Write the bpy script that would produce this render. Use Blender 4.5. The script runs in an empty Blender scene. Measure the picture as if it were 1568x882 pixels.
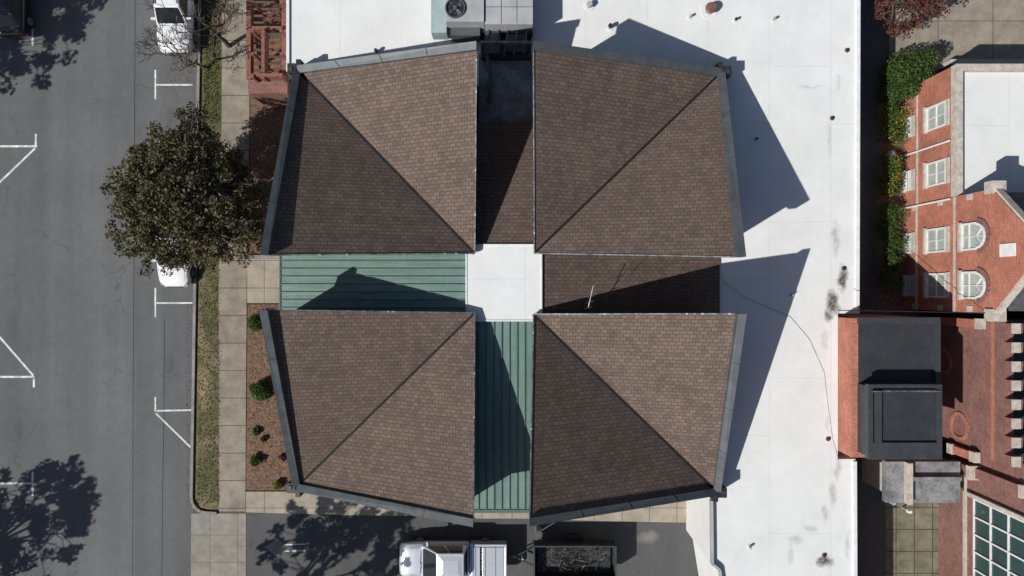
import bpy, math, random
import numpy as np
from mathutils import Vector, Matrix
random.seed(7); rng=np.random.default_rng(7)
H=37.5; F=1050.0
def W(px,py,h=0.0):
    k=(H-h)/F
    return ((px-784)*k, -(py-441)*k)
scene=bpy.context.scene
scene.view_settings.view_transform='Standard'; scene.view_settings.look='None'; scene.view_settings.exposure=0
# ---------------------------------------------------------------- materials
class NT:
    def __init__(s,name):
        s.m=bpy.data.materials.new(name); s.m.use_nodes=True
        s.t=s.m.node_tree; s.b=s.t.nodes['Principled BSDF']; s.out=s.t.nodes['Material Output']
        s.co=s.t.nodes.new('ShaderNodeTexCoord').outputs['Object']
    def n(s,ty,**k):
        n=s.t.nodes.new(ty)
        for a,v in k.items(): setattr(n,a,v)
        return n
    def l(s,a,b): s.t.links.new(a,b)
    def noise(s,scale,detail=5,rough=.6,co=None,dist=0):
        n=s.n('ShaderNodeTexNoise'); n.inputs['Scale'].default_value=scale; n.inputs['Detail'].default_value=detail
        n.inputs['Roughness'].default_value=rough; n.inputs['Distortion'].default_value=dist
        s.l(co or s.co,n.inputs['Vector']); return n.outputs['Fac']
    def mr(s,v,a,b,c=0,d=1):
        n=s.n('ShaderNodeMapRange'); s.l(v,n.inputs[0])
        for i,x in enumerate((a,b,c,d)): n.inputs[i+1].default_value=x
        return n.outputs[0]
    def math(s,op,a,b=None):
        n=s.n('ShaderNodeMath',operation=op)
        for i,x in enumerate((a,b)):
            if x is None: continue
            if isinstance(x,(int,float)): n.inputs[i].default_value=x
            else: s.l(x,n.inputs[i])
        return n.outputs[0]
    def mix(s,f,a,b,bt='MIX'):
        n=s.n('ShaderNodeMix',data_type='RGBA',blend_type=bt)
        for i,x in ((0,f),(6,a),(7,b)):
            if isinstance(x,(int,float)): n.inputs[i].default_value=x
            elif isinstance(x,tuple): n.inputs[i].default_value=(*x[:3],1)
            else: s.l(x,n.inputs[i])
        return n.outputs[2]
    def vmap(s,scale=(1,1,1),rot=(0,0,0),loc=(0,0,0),co=None):
        n=s.n('ShaderNodeMapping'); n.inputs['Scale'].default_value=scale; n.inputs['Rotation'].default_value=rot; n.inputs['Location'].default_value=loc
        s.l(co or s.co,n.inputs['Vector']); return n.outputs[0]
    def base(s,c): s.l(c,s.b.inputs['Base Color'])
    def bump(s,h,st=.3,d=.02):
        n=s.n('ShaderNodeBump'); n.inputs['Strength'].default_value=st; n.inputs['Distance'].default_value=d
        s.l(h,n.inputs['Height']); s.l(n.outputs[0],s.b.inputs['Normal'])
    def p(s,**k):
        for a,v in k.items(): s.b.inputs[a.replace('_',' ')].default_value=v
    def distco(s,scale,amt):
        n=s.n('ShaderNodeTexNoise'); n.inputs['Scale'].default_value=scale; n.inputs['Detail'].default_value=5
        s.l(s.co,n.inputs['Vector'])
        a=s.n('ShaderNodeVectorMath',operation='SUBTRACT'); s.l(n.outputs['Color'],a.inputs[0]); a.inputs[1].default_value=(.5,.5,.5)
        b=s.n('ShaderNodeVectorMath',operation='SCALE'); s.l(a.outputs[0],b.inputs[0]); b.inputs['Scale'].default_value=amt
        c=s.n('ShaderNodeVectorMath',operation='ADD'); s.l(s.co,c.inputs[0]); s.l(b.outputs[0],c.inputs[1]); return c.outputs[0]
    def blobs(s,L,co):
        acc=None
        for (cx,cy,rx,ry,st) in L:
            a=s.n('ShaderNodeVectorMath',operation='SUBTRACT'); s.l(co,a.inputs[0]); a.inputs[1].default_value=(cx,cy,0)
            b=s.n('ShaderNodeVectorMath',operation='MULTIPLY'); s.l(a.outputs[0],b.inputs[0]); b.inputs[1].default_value=(1/rx,1/ry,0)
            c=s.n('ShaderNodeVectorMath',operation='LENGTH'); s.l(b.outputs[0],c.inputs[0])
            v=s.mr(c.outputs['Value'],1.0,.35,0,st)
            acc=v if acc is None else s.math('MAXIMUM',acc,v)
        return acc
def simple(name,c1,c2=None,scale=3,rough=.85,metal=0,bump=.15,bs=30,fine=.25,spec=None):
    m=NT(name); c2=c2 or tuple(x*.75 for x in c1)
    f=m.mr(m.noise(scale),.35,.65)
    c=m.mix(f,c2,c1)
    g=m.mr(m.noise(bs,4),.3,.7,1-fine,1+fine)
    v=m.n('ShaderNodeCombineColor'); [m.l(g,v.inputs[i]) for i in range(3)]
    c=m.mix(1.0,c,v.outputs[0],'MULTIPLY'); m.base(c)
    m.p(Roughness=rough,Metallic=metal)
    if spec is not None: m.b.inputs['Specular IOR Level'].default_value=spec
    if bump: m.bump(m.noise(bs,4),bump,.02)
    return m.m
def asphalt(name,base,tint=(1,1,1.02),crack=.74,spots=None,lanes=False,dark=None):
    m=NT(name)
    big=m.mr(m.noise(.22,4),.3,.7,.88,1.10); mid=m.mr(m.noise(2.2,6,.7),.3,.7,.90,1.09); fine=m.mr(m.noise(38,3,.8),.25,.75,.70,1.30)
    v=m.math('MULTIPLY',m.math('MULTIPLY',big,mid),fine)
    st=m.mr(m.noise(1.0,3,.5,m.vmap((.9,.03,1))),.3,.7,.88,1.12); v=m.math('MULTIPLY',v,st)
    vo=m.n('ShaderNodeTexVoronoi',feature='DISTANCE_TO_EDGE'); vo.inputs['Scale'].default_value=.11; m.l(m.distco(.8,1.6),vo.inputs['Vector'])
    cr=m.mr(vo.outputs['Distance'],.0012,.004,crack,1)
    gate=m.mr(m.noise(.35,2),.48,.54); cr=m.math('MAXIMUM',cr,m.math('SUBTRACT',1,gate)); v=m.math('MULTIPLY',v,cr)
    if lanes:
        sx=m.n('ShaderNodeSeparateXYZ'); m.l(m.co,sx.inputs[0])
        v=m.math('MULTIPLY',v,m.mr(sx.outputs[0],W(204,0)[0],W(207,0)[0],1.0,.90))
        v=m.math('MULTIPLY',v,m.mr(sx.outputs[0],W(60,0)[0],W(110,0)[0],.88,1.0))
    cc=m.n('ShaderNodeCombineColor')
    for i in range(3): m.l(m.math('MULTIPLY',v,base*tint[i]),cc.inputs[i])
    c=cc.outputs[0]
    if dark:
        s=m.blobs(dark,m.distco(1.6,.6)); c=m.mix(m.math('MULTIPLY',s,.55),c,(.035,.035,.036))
    if spots:
        s=m.blobs(spots,m.distco(1.2,1.0)); c=m.mix(m.math('MULTIPLY',s,.6),c,(.24,.22,.19))
    m.base(c); m.p(Roughness=.9); m.bump(m.noise(60,3),.25,.01); return m.m
def slabs(name,c1,c2,w,h,mort=.02,mcol=(.12,.11,.09),rot=0,loc=(0,0,0),stain=.35):
    m=NT(name); b=m.n('ShaderNodeTexBrick'); b.offset=0; 
    m.l(m.vmap(rot=(0,0,rot),loc=loc),b.inputs['Vector'])
    for k,v in (('Scale',1),('Brick Width',w),('Row Height',h),('Mortar Size',mort),('Mortar Smooth',.3)): b.inputs[k].default_value=v
    b.inputs['Color1'].default_value=(*c1,1); b.inputs['Color2'].default_value=(*c2,1); b.inputs['Mortar'].default_value=(*mcol,1)
    f=m.mr(m.noise(1.3,7,.7),.3,.7,1-stain,1.12); f=m.math('MULTIPLY',f,m.mr(m.noise(30,4),.3,.7,.85,1.12))
    v=m.n('ShaderNodeCombineColor'); [m.l(f,v.inputs[i]) for i in range(3)]
    m.base(m.mix(1.0,b.outputs['Color'],v.outputs[0],'MULTIPLY')); m.p(Roughness=.9); m.bump(m.noise(40,3),.15,.01); return m.m
def shingle(name,k=1.0,rot=0):
    m=NT(name); b=m.n('ShaderNodeTexBrick'); b.offset=.5
    m.l(m.vmap(rot=(0,0,rot),co=m.distco(1.5,.03)),b.inputs['Vector'])
    for q,v in (('Scale',1),('Brick Width',.27),('Row Height',.165),('Mortar Size',.022),('Mortar Smooth',.8),('Bias',-.15)): b.inputs[q].default_value=v
    c1=(.150*k,.113*k,.092*k); c2=(.102*k,.077*k,.064*k)
    b.inputs['Color1'].default_value=(*c1,1); b.inputs['Color2'].default_value=(*c2,1); b.inputs['Mortar'].default_value=(.066*k,.050*k,.042*k,1)
    f=m.math('MULTIPLY',m.mr(m.noise(.45,5),.3,.7,.88,1.10),m.mr(m.noise(20,4,.8),.25,.75,.60,1.40))
    f=m.math('MULTIPLY',f,m.mr(m.noise(2.2,5,.6,m.vmap((1,.3,1),(0,0,rot))),.3,.7,.90,1.09))
    v=m.n('ShaderNodeCombineColor'); [m.l(f,v.inputs[i]) for i in range(3)]
    m.base(m.mix(1.0,b.outputs['Color'],v.outputs[0],'MULTIPLY')); m.p(Roughness=.95); m.b.inputs['Specular IOR Level'].default_value=.15
    m.bump(b.outputs['Fac'],-.25,.01); return m.m
def brickmat(name,c1,c2,mort=(.3,.27,.24)):
    m=NT(name); sx=m.n('ShaderNodeSeparateXYZ'); m.l(m.co,sx.inputs[0]); cb=m.n('ShaderNodeCombineXYZ')
    geo=m.n('ShaderNodeNewGeometry'); sn=m.n('ShaderNodeSeparateXYZ'); m.l(geo.outputs['Normal'],sn.inputs[0])
    ax=m.math('ABSOLUTE',sn.outputs[0]); az=m.math('ABSOLUTE',sn.outputs[2])
    isx=m.math('GREATER_THAN',ax,.6); isz=m.math('GREATER_THAN',az,.8)
    u=m.n('ShaderNodeMix',data_type='FLOAT'); m.l(isx,u.inputs[0]); m.l(sx.outputs[0],u.inputs[2]); m.l(sx.outputs[1],u.inputs[3])
    w=m.n('ShaderNodeMix',data_type='FLOAT'); m.l(isz,w.inputs[0]); m.l(sx.outputs[2],w.inputs[2]); m.l(sx.outputs[1],w.inputs[3])
    m.l(u.outputs[0],cb.inputs[0]); m.l(w.outputs[0],cb.inputs[1])
    b=m.n('ShaderNodeTexBrick'); m.l(cb.outputs[0],b.inputs['Vector'])
    for q,v in (('Scale',1),('Brick Width',.22),('Row Height',.085),('Mortar Size',.009),('Mortar Smooth',.2)): b.inputs[q].default_value=v
    b.inputs['Color1'].default_value=(*c1,1); b.inputs['Color2'].default_value=(*c2,1); b.inputs['Mortar'].default_value=(*mort,1)
    f=m.math('MULTIPLY',m.mr(m.noise(.9,6,.7),.3,.7,.72,1.18),m.mr(m.noise(12,4,.8),.3,.7,.75,1.25))
    v=m.n('ShaderNodeCombineColor'); [m.l(f,v.inputs[i]) for i in range(3)]
    m.base(m.mix(1.0,b.outputs['Color'],v.outputs[0],'MULTIPLY')); m.p(Roughness=.9); m.bump(b.outputs['Fac'],-.4,.01); return m.m
def leafmat(name,cols,tr=.25):
    m=NT(name); g=m.n('ShaderNodeNewGeometry'); r=m.n('ShaderNodeValToRGB')
    e=r.color_ramp.elements; n=len(cols)
    while len(e)<n: e.new(.5)
    for i,c in enumerate(cols): e[i].position=i/(n-1); e[i].color=(*c,1)
    m.l(g.outputs['Random Per Island'],r.inputs[0])
    f=m.mr(m.noise(.9,3),.3,.7,.7,1.25); v=m.n('ShaderNodeCombineColor'); [m.l(f,v.inputs[i]) for i in range(3)]
    c=m.mix(1.0,r.outputs[0],v.outputs[0],'MULTIPLY'); m.base(c); m.p(Roughness=.6)
    m.b.inputs['Specular IOR Level'].default_value=.3
    t=m.n('ShaderNodeBsdfTranslucent'); m.l(c,t.inputs[0]); x=m.n('ShaderNodeMixShader'); x.inputs[0].default_value=tr
    m.l(m.b.outputs[0],x.inputs[1]); m.l(t.outputs[0],x.inputs[2]); m.l(x.outputs[0],m.out.inputs[0]); return m.m
def paint(name,c,rough=.25,metal=0,coat=.6):
    m=NT(name); f=m.mr(m.noise(4,4),.3,.7,.0,1.0)
    m.base(m.mix(f,tuple(x*.93 for x in c),c)); m.p(Roughness=rough,Metallic=metal); m.b.inputs['Coat Weight'].default_value=coat; m.b.inputs['Coat Roughness'].default_value=.05; return m.m
def glassy(name,c=(.01,.012,.015)):
    m=NT(name); m.base(m.mix(m.noise(2),c,tuple(x*1.6 for x in c))); m.p(Roughness=.06); m.b.inputs['Specular IOR Level'].default_value=.6; return m.m
def whiteroof():
    m=NT('white_membrane')
    c=m.mix(m.mr(m.noise(.6,7,.65),.3,.7),(.61,.62,.615),(.70,.705,.70))
    c=m.mix(m.mr(m.noise(5,7,.75),.50,.72,0,.28),c,(.50,.50,.49))
    c=m.mix(m.mr(m.noise(14,5,.8),.66,.72,0,.20),c,(.36,.35,.32))
    b=m.n('ShaderNodeTexBrick'); b.offset=.37; m.l(m.vmap(rot=(0,0,math.pi/2),loc=(.4,-.6,0),co=m.distco(.5,.06)),b.inputs['Vector'])
    for q,v in (('Scale',1),('Brick Width',7.5),('Row Height',2.95),('Mortar Size',.022),('Mortar Smooth',.5)): b.inputs[q].default_value=v
    c=m.mix(m.math('MULTIPLY',b.outputs['Fac'],.30),c,(.36,.37,.38))
    def sl(L): return [(*W(a,b_,4.5),rx,ry,st) for (a,b_,rx,ry,st) in L]
    bl=m.blobs(sl([(1271,215,.12,1.1,.35),(1280,365,.24,1.1,.55),(1262,520,.22,.7,.35),(1268,650,.12,.5,.3),
       (1284,715,.18,.8,.5),(1277,755,.2,.7,.55),(1264,785,.25,.5,.5),(1242,808,.4,.22,.45),(1218,828,.4,.25,.4),(1212,850,.2,.6,.35),(1300,835,.15,.9,.4),(1283,125,.12,.6,.3),(1240,133,.9,.10,.3)]),m.distco(1.4,.6))
    bl=m.math('MULTIPLY',bl,m.mr(m.noise(3.5,7,.75),.34,.60,.3,1.1)); c=m.mix(bl,c,(.24,.23,.21))
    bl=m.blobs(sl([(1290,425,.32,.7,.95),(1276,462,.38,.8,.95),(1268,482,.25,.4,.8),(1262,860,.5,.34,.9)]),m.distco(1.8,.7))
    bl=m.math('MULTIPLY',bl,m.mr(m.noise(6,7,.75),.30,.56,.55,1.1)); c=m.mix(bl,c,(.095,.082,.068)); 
    m.base(c); m.p(Roughness=.65); m.b.inputs['Specular IOR Level'].default_value=.25
    m.bump(m.noise(3,5),.12,.03); return m.m
def greenmetal(name,axis):
    m=NT(name); sc=(.35,4.5,1) if axis=='x' else (4.5,.35,1)
    f=m.mr(m.noise(1.0,4,.6,m.vmap(sc)),.3,.7); c=m.mix(f,(.088,.160,.136),(.155,.240,.210))
    c=m.mix(m.mr(m.noise(3,6,.7),.5,.75,0,.5),c,(.22,.27,.25)); m.base(c); m.p(Roughness=.55,Metallic=.1); return m.m

M={}
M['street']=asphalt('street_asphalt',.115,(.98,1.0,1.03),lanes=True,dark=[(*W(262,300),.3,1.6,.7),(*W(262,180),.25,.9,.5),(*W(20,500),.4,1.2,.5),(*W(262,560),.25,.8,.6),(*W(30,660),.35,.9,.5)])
M['drive']=asphalt('driveway_asphalt',.075,(1,1,1.03),spots=[(*W(992,824),.8,.5,1.0),(*W(905,812),.8,.5,.2)])
M['soil']=simple('soil_ground',(.10,.085,.06),(.05,.05,.03),1.2,bs=12)
M['gutter']=simple('gutter_concrete',(.26,.25,.23),(.17,.165,.15),2)
M['walk']=slabs('sidewalk_concrete',(.30,.262,.21),(.245,.215,.17),50,1.5,.03,(.10,.09,.07),stain=.42)
M['walk2']=slabs('walkway_concrete',(.37,.325,.255),(.33,.29,.225),1.5,1.5,.025,(.16,.14,.11))
M['apron']=slabs('apron_concrete',(.28,.26,.22),(.25,.23,.195),1.5,1.5,.02,(.14,.13,.11))
M['lot']=slabs('lot_concrete',(.30,.262,.21),(.265,.235,.19),3.0,3.0,.03,(.13,.115,.09),loc=(.7,.4,0),stain=.4)
M['mossy']=slabs('mossy_concrete',(.22,.20,.145),(.18,.165,.115),1.0,1.2,.03,(.06,.06,.035),stain=.55)
M['white']=whiteroof()
M['whiteedge']=simple('white_edge_metal',(.70,.71,.72),(.58,.59,.60),2,bump=.03)
M['gray']=simple('gray_membrane',(.26,.265,.27),(.11,.115,.12),1.4,bs=9)
M['shA']=shingle('brown_shingles'); M['shB']=shingle('dark_brown_shingles',.85)
M['cop']=simple('gray_coping_metal',(.092,.104,.112),(.064,.072,.078),1.5,rough=.5,metal=.15,bump=.05,fine=.08)
M['drip']=simple('drip_edge_metal',(.26,.26,.27),(.07,.07,.07),4,rough=.45,metal=.3,bump=0)
M['val']=simple('near_black_strip',(.018,.017,.017),(.010,.010,.010),3,rough=.8,bump=0,spec=.2)  # plain near-black, shared by the roof valley strips and pavement seams
M['wallbr']=brickmat('building_brick',(.10,.06,.045),(.075,.045,.035),(.10,.085,.07))
M['wallwht']=simple('pale_wall_stucco',(.48,.47,.43),(.38,.37,.33),2)
M['dark']=simple('dark_metal',(.022,.023,.026),(.014,.014,.016),3,rough=.55,bump=.05)
M['black']=simple('black_roof_membrane',(.03,.034,.04),(.018,.02,.024),.8,rough=.7,bs=14)
M['bcop']=simple('charcoal_coping',(.055,.06,.065),(.04,.043,.047),2,rough=.5,metal=.2,bump=.04)
M['greenx']=greenmetal('green_standing_seam','x'); M['greeny']=greenmetal('green_standing_seam_y','y')
M['rib']=simple('green_seam_rib',(.075,.14,.118),(.055,.11,.092),3,rough=.5,bump=0)
M['line']=simple('road_paint',(.72,.72,.70),(.38,.38,.375),3,bump=.05,fine=.25,bs=16)
M['brick']=brickmat('orange_brick',(.46,.135,.078),(.32,.088,.052),(.36,.26,.2))
M['brick2']=brickmat('dark_red_brick',(.255,.105,.085),(.165,.070,.058),(.20,.15,.13))
M['stone']=simple('pale_stone',(.50,.45,.39),(.36,.32,.28),3,bs=15)
M['wframe']=simple('white_frame_paint',(.70,.70,.68),(.58,.58,.56),4,bump=.02,fine=.06)
M['blind']=simple('window_blind',(.40,.44,.41),(.28,.32,.30),1.5,rough=.3,bump=0,fine=.05)
M['grglass']=glassy('greenish_glass',(.03,.055,.055))
M['slate']=simple('slate_roof',(.085,.09,.10),(.05,.053,.06),4,bs=12)
M['mulch']=simple('mulch',(.19,.11,.068),(.075,.045,.03),7,bs=18,fine=.5,bump=.6)
M['hvac']=simple('hvac_enclosure',(.42,.43,.44),(.33,.34,.35),1.2,rough=.5,metal=.1,bump=.04,fine=.07)
M['hvacb']=simple('bluish_panel',(.35,.43,.45),(.27,.34,.36),1.5,rough=.5,bump=.04,fine=.07)
M['redwood']=simple('red_stained_wood',(.24,.10,.072),(.15,.062,.045),5,bs=20)
M['bark']=simple('bark',(.19,.16,.12),(.10,.08,.06),6,bs=18,bump=.5)
M['twig']=simple('bare_twig',(.10,.075,.06),(.055,.042,.034),6,bump=0)
M['whitecar']=paint('white_car_paint',(.70,.72,.74)); M['silver']=paint('silver_car_paint',(.66,.70,.75),.25,.45,.8); M['blackcar']=paint('black_car_paint',(.015,.016,.018)); 
M['glass']=glassy('car_glass'); M['tyre']=simple('tyre_rubber',(.02,.02,.02),(.015,.015,.015),5,bump=0)
M['chrome']=simple('alloy_rim',(.45,.45,.46),(.35,.35,.36),5,rough=.3,metal=.8,bump=0)
M['lampg']=simple('headlamp_lens',(.35,.37,.39),(.2,.21,.22),8,rough=.15,bump=0); M['red']=simple('tail_lens',(.35,.02,.015),(.25,.015,.01),8,rough=.2,bump=0)
M['straw']=simple('brush_load',(.26,.20,.10),(.10,.075,.045),9,bump=0)
M['rust']=simple('brown_vent_cap',(.20,.10,.075),(.12,.06,.05),5)
M['canopy']=leafmat('oak_leaves',[(.042,.045,.020),(.075,.074,.032),(.120,.105,.050),(.170,.138,.075),(.078,.085,.035)],.2)
M['green']=leafmat('green_leaves',[(.030,.062,.014),(.058,.105,.022),(.095,.155,.033)],.3)
M['yellow']=leafmat('yellow_leaves',[(.10,.14,.028),(.20,.20,.03),(.32,.24,.03)],.3)
M['redleaf']=leafmat('red_leaves',[(.10,.035,.03),(.16,.06,.045),(.08,.04,.03)],.25)
M['grassb']=leafmat('grass_blades',[(.06,.08,.02),(.10,.12,.035),(.17,.15,.06)],.2)
M['drygrass']=leafmat('leaf_litter',[(.16,.11,.05),(.25,.17,.08),(.10,.07,.04)],.1)
def grassmat():
    m=NT('lawn'); c=m.mix(m.mr(m.noise(6,5,.7),.35,.65),(.045,.06,.018),(.105,.112,.045))
    pt=m.mr(m.noise(.8,5,.7),.48,.60)
    S=[(*W(313,592),.42,1.7,1.0),(*W(310,522),.3,.7,.8),(*W(313,690),.4,.8,.35)]
    bl=m.blobs(S,m.distco(1.5,.7)); pt=m.math('MAXIMUM',m.math('MULTIPLY',pt,.6),bl)
    sx=m.n('ShaderNodeSeparateXYZ'); m.l(m.co,sx.inputs[0]); south=m.mr(sx.outputs[1],6,-2,.25,1)
    c=m.mix(m.math('MULTIPLY',pt,south),c,(.30,.225,.15)); c=m.mix(m.mr(m.noise(14,5,.8),.4,.65,0,.5),c,(.10,.075,.04)); m.base(c); m.p(Roughness=.95); m.bump(m.noise(40,3),.6,.03); return m.m
M['grass']=grassmat()
# ---------------------------------------------------------------- mesh builder
class MB:
    def __init__(s): s.v=[];s.f=[];s.mi=[];s.ms=[]
    def _m(s,m):
        if m not in s.ms: s.ms.append(m)
        return s.ms.index(m)
    def add(s,vs,fs,m):
        o=len(s.v); s.v+= [tuple(x) for x in vs]; k=s._m(m)
        for f in fs: s.f.append(tuple(i+o for i in f)); s.mi.append(k)
    def prism(s,poly,z0,z1,m):
        n=len(poly); z1=z1 if isinstance(z1,(list,tuple)) else [z1]*n; z0=z0 if isinstance(z0,(list,tuple)) else [z0]*n
        a=sum(poly[i][0]*poly[(i+1)%n][1]-poly[(i+1)%n][0]*poly[i][1] for i in range(n))
        if a<0: poly=poly[::-1]; z1=z1[::-1]; z0=z0[::-1]
        vs=[(x,y,z0[i]) for i,(x,y) in enumerate(poly)]+[(x,y,z1[i]) for i,(x,y) in enumerate(poly)]
        fs=[tuple(range(n))[::-1],tuple(range(n,2*n))]+[(i,(i+1)%n,n+(i+1)%n,n+i) for i in range(n)]
        s.add(vs,fs,m)
    def box(s,x0,x1,y0,y1,z0,z1,m):
        x0,x1=min(x0,x1),max(x0,x1); y0,y1=min(y0,y1),max(y0,y1)
        s.prism([(x0,y0),(x1,y0),(x1,y1),(x0,y1)],z0,z1,m)
    def beam(s,p,q,w,h,m,up=(0,0,1)):
        p=Vector(p);q=Vector(q);d=(q-p).normalized(); u=Vector(up)
        if abs(d.dot(u))>.97: u=Vector((1,0,0))
        r=d.cross(u).normalized()*(w/2); t=r.cross(d).normalized()*(h/2)
        vs=[p-r-t,p+r-t,p+r+t,p-r+t,q-r-t,q+r-t,q+r+t,q-r+t]
        s.add(vs,[(3,2,1,0),(4,5,6,7),(0,1,5,4),(1,2,6,5),(2,3,7,6),(3,0,4,7)],m)
    def tube(s,pts,rad,m,n=6):
        pts=[Vector(p) for p in pts]; vs=[];fs=[]
        for i,p in enumerate(pts):
            d=(pts[min(i+1,len(pts)-1)]-pts[max(i-1,0)]).normalized()
            u=Vector((0,0,1)) if abs(d.z)<.9 else Vector((1,0,0)); a=d.cross(u).normalized(); b=d.cross(a)
            for k in range(n):
                t=2*math.pi*k/n; vs.append(p+(a*math.cos(t)+b*math.sin(t))*rad[i])
        for i in range(len(pts)-1):
            for k in range(n): fs.append((i*n+k,i*n+(k+1)%n,(i+1)*n+(k+1)%n,(i+1)*n+k))
        fs.append(tuple(range(n))); fs.append(tuple(range((len(pts)-1)*n,len(pts)*n))[::-1]); s.add(vs,fs,m)
    def cyl(s,x,y,r,z0,z1,m,n=20,r2=None):
        r2=r2 or r
        vs=[(x+r*math.cos(2*math.pi*k/n),y+r*math.sin(2*math.pi*k/n),z0) for k in range(n)]+[(x+r2*math.cos(2*math.pi*k/n),y+r2*math.sin(2*math.pi*k/n),z1) for k in range(n)]
        s.add(vs,[tuple(range(n))[::-1],tuple(range(n,2*n))]+[(k,(k+1)%n,n+(k+1)%n,n+k) for k in range(n)],m)
    def ring(s,x,y,r,R,z0,z1,m,n=28):
        vs=[]
        for rr,z in ((r,z0),(R,z0),(R,z1),(r,z1)):
            vs+=[(x+rr*math.cos(2*math.pi*k/n),y+rr*math.sin(2*math.pi*k/n),z) for k in range(n)]
        fs=[]
        for a in range(4):
            b=(a+1)%4
            for k in range(n): fs.append((a*n+k,a*n+(k+1)%n,b*n+(k+1)%n,b*n+k))
        s.add(vs,fs,m)
    def build(s,name,parent=None,bevel=0,smooth=False,sub=0):
        me=bpy.data.meshes.new(name); me.from_pydata(s.v,[],s.f)
        for m in s.ms: me.materials.append(M[m])
        me.polygons.foreach_set('material_index',s.mi)
        if smooth: me.polygons.foreach_set('use_smooth',[True]*len(s.f))
        me.update(); ob=bpy.data.objects.new(name,me); scene.collection.objects.link(ob)
        if parent: ob.parent=parent
        if bevel:
            b=ob.modifiers.new('bevel','BEVEL'); b.width=bevel; b.segments=2; b.limit_method='ANGLE'
        if sub:
            b=ob.modifiers.new('sub','SUBSURF'); b.levels=sub; b.render_levels=sub
        return ob
def empty(name,loc=(0,0,0),rz=0):
    e=bpy.data.objects.new(name,None); scene.collection.objects.link(e); e.location=loc; e.rotation_euler=(0,0,rz); e.empty_display_size=.5; return e
def P(lst,h=0): return [W(a,b,h) for a,b in lst]
# ---------------------------------------------------------------- ground
g=MB(); g.add([(-400,-400,0),(400,-400,0),(400,400,0),(-400,400,0)],[(0,1,2,3)],'soil'); g.build('ground')
def sheet(name,poly,z,m):
    b=MB(); a=sum(poly[i][0]*poly[(i+1)%len(poly)][1]-poly[(i+1)%len(poly)][0]*poly[i][1] for i in range(len(poly)))
    if a<0: poly=poly[::-1]
    b.add([(x,y,z) for x,y in poly],[tuple(range(len(poly)))],m); return b.build(name)
KX=lambda py: 309-(py)*0.0165
sheet('street_road',[(-60,-150),(W(292,0)[0],-150),W(KX(882),882),W(KX(0),0),(W(311,0)[0],150),(-60,150)],.004,'street')
sheet('driveway',P([(296,790),(375,790),(520,770),(1320,770),(1320,1400),(280,1400)]),.008,'drive')
kerb=MB()
def kpath(pts,w=.15):
    for i in range(len(pts)-1):
        (x0,y0),(x1,y1)=pts[i],pts[i+1]; d=Vector((x1-x0,y1-y0)); nrm=Vector((-d.y,d.x)).normalized()*w
        kerb.prism([(x0,y0),(x1,y1),(x1-nrm.x,y1-nrm.y),(x0-nrm.x,y0-nrm.y)],0,.13,'gutter')
kp=[(KX(-1500),-1500),(KX(0),0),(KX(300),300),(KX(600),600),(KX(762),762)]+[(KX(762)+ (1-math.cos(t))*20, 762+math.sin(t)*20) for t in (.4,.8,1.2,1.57)]+[(333,783)]
kpath([W(a,b) for a,b in kp]); kerb.build('kerb')
vpts=[(KX(-1500)+4,-1500),(KX(762)+4,762),(KX(762)+12,776),(KX(762)+26,779),(337,779),(336,440),(341,180),(346,-1500)]
b=MB(); b.prism(P(vpts),0,.115,'grass'); b.build('grass_verge')
b=MB(); b.prism(P([(337,782),(336,440),(341,180),(346,-1500),(388,-1500),(383,200),(379,440),(377,782)]),0,.12,'walk'); b.build('sidewalk')
b=MB(); b.prism(P([(293,786),(377,786),(375,1500),(289,1500)]),0,.024,'apron'); b.build('sidewalk_apron')
b=MB(); b.prism(P([(376.5,783.5),(376.5,752),(440,752),(640,770),(730,780),(1083,765),(1083,800),(925,797),(700,790),(540,788)]),0,.10,'walk2'); b.build('building_walkway')
b=MB(); b.prism(P([(380,396),(470,396),(470,464),(380,464)]),0,.14,'walk2'); b.box(*[W(380,0)[0],W(430,0)[0]],W(0,397)[1],W(0,391)[1],0,.25,'gutter'); b.build('entrance_walkway')
b=MB(); b.prism(P([(380,466),(470,466),(470,750),(378,750)]),0,.10,'mulch'); b.build('mulch_bed')
b=MB(); b.prism(P([(384,145),(470,145),(470,390),(382,390)]),0,.095,'mulch'); b.build('planting_bed')
sheet('parking_lot',[W(1356,-900),W(2600,-900),W(2600,140),W(1500,140),W(1440,103),W(1362,150)],.006,'lot')
sheet('side_alley',P([(1250,-900),(1355,-900),(1355,1500),(1250,1500)]),.005,'drive')
sheet('church_yard',P([(1356,640),(1480,640),(1480,1500),(1356,1500)]),.006,'mossy')
sheet('hedge_bed',P([(1345,105),(1388,105),(1388,480),(1345,480)]),.0065,'mulch')
b=MB(); b.box(*(W(1440,0)[0],W(1800,0)[0]),W(0,106)[1],W(0,99)[1],0,.9,'wallwht'); b.build('boundary_wall')
def ln(mk,a,b_,w=.11):
    (x0,y0),(x1,y1)=W(*a),W(*b_); d=Vector((x1-x0,y1-y0)); n=Vector((-d.y,d.x)).normalized()*w/2
    mk.add([(x0+n.x,y0+n.y,.009),(x0-n.x,y0-n.y,.009),(x1-n.x,y1-n.y,.009),(x1+n.x,y1+n.y,.009)],[(0,1,2,3)],'line')
mk=MB()
for y in (130,464): ln(mk,(238,y-23),(238,y+22),.09); ln(mk,(240,y),(295,y),.09)
ln(mk,(238,608),(238,633),.09); ln(mk,(240,629),(293,628),.09); ln(mk,(237,631),(292,685),.09)
ln(mk,(55,205),(55,222)); ln(mk,(-30,224),(57,224)); ln(mk,(54,227),(-20,298))
ln(mk,(-10,505),(51,575)); ln(mk,(-30,577),(53,577)); ln(mk,(52,580),(52,593))
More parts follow.
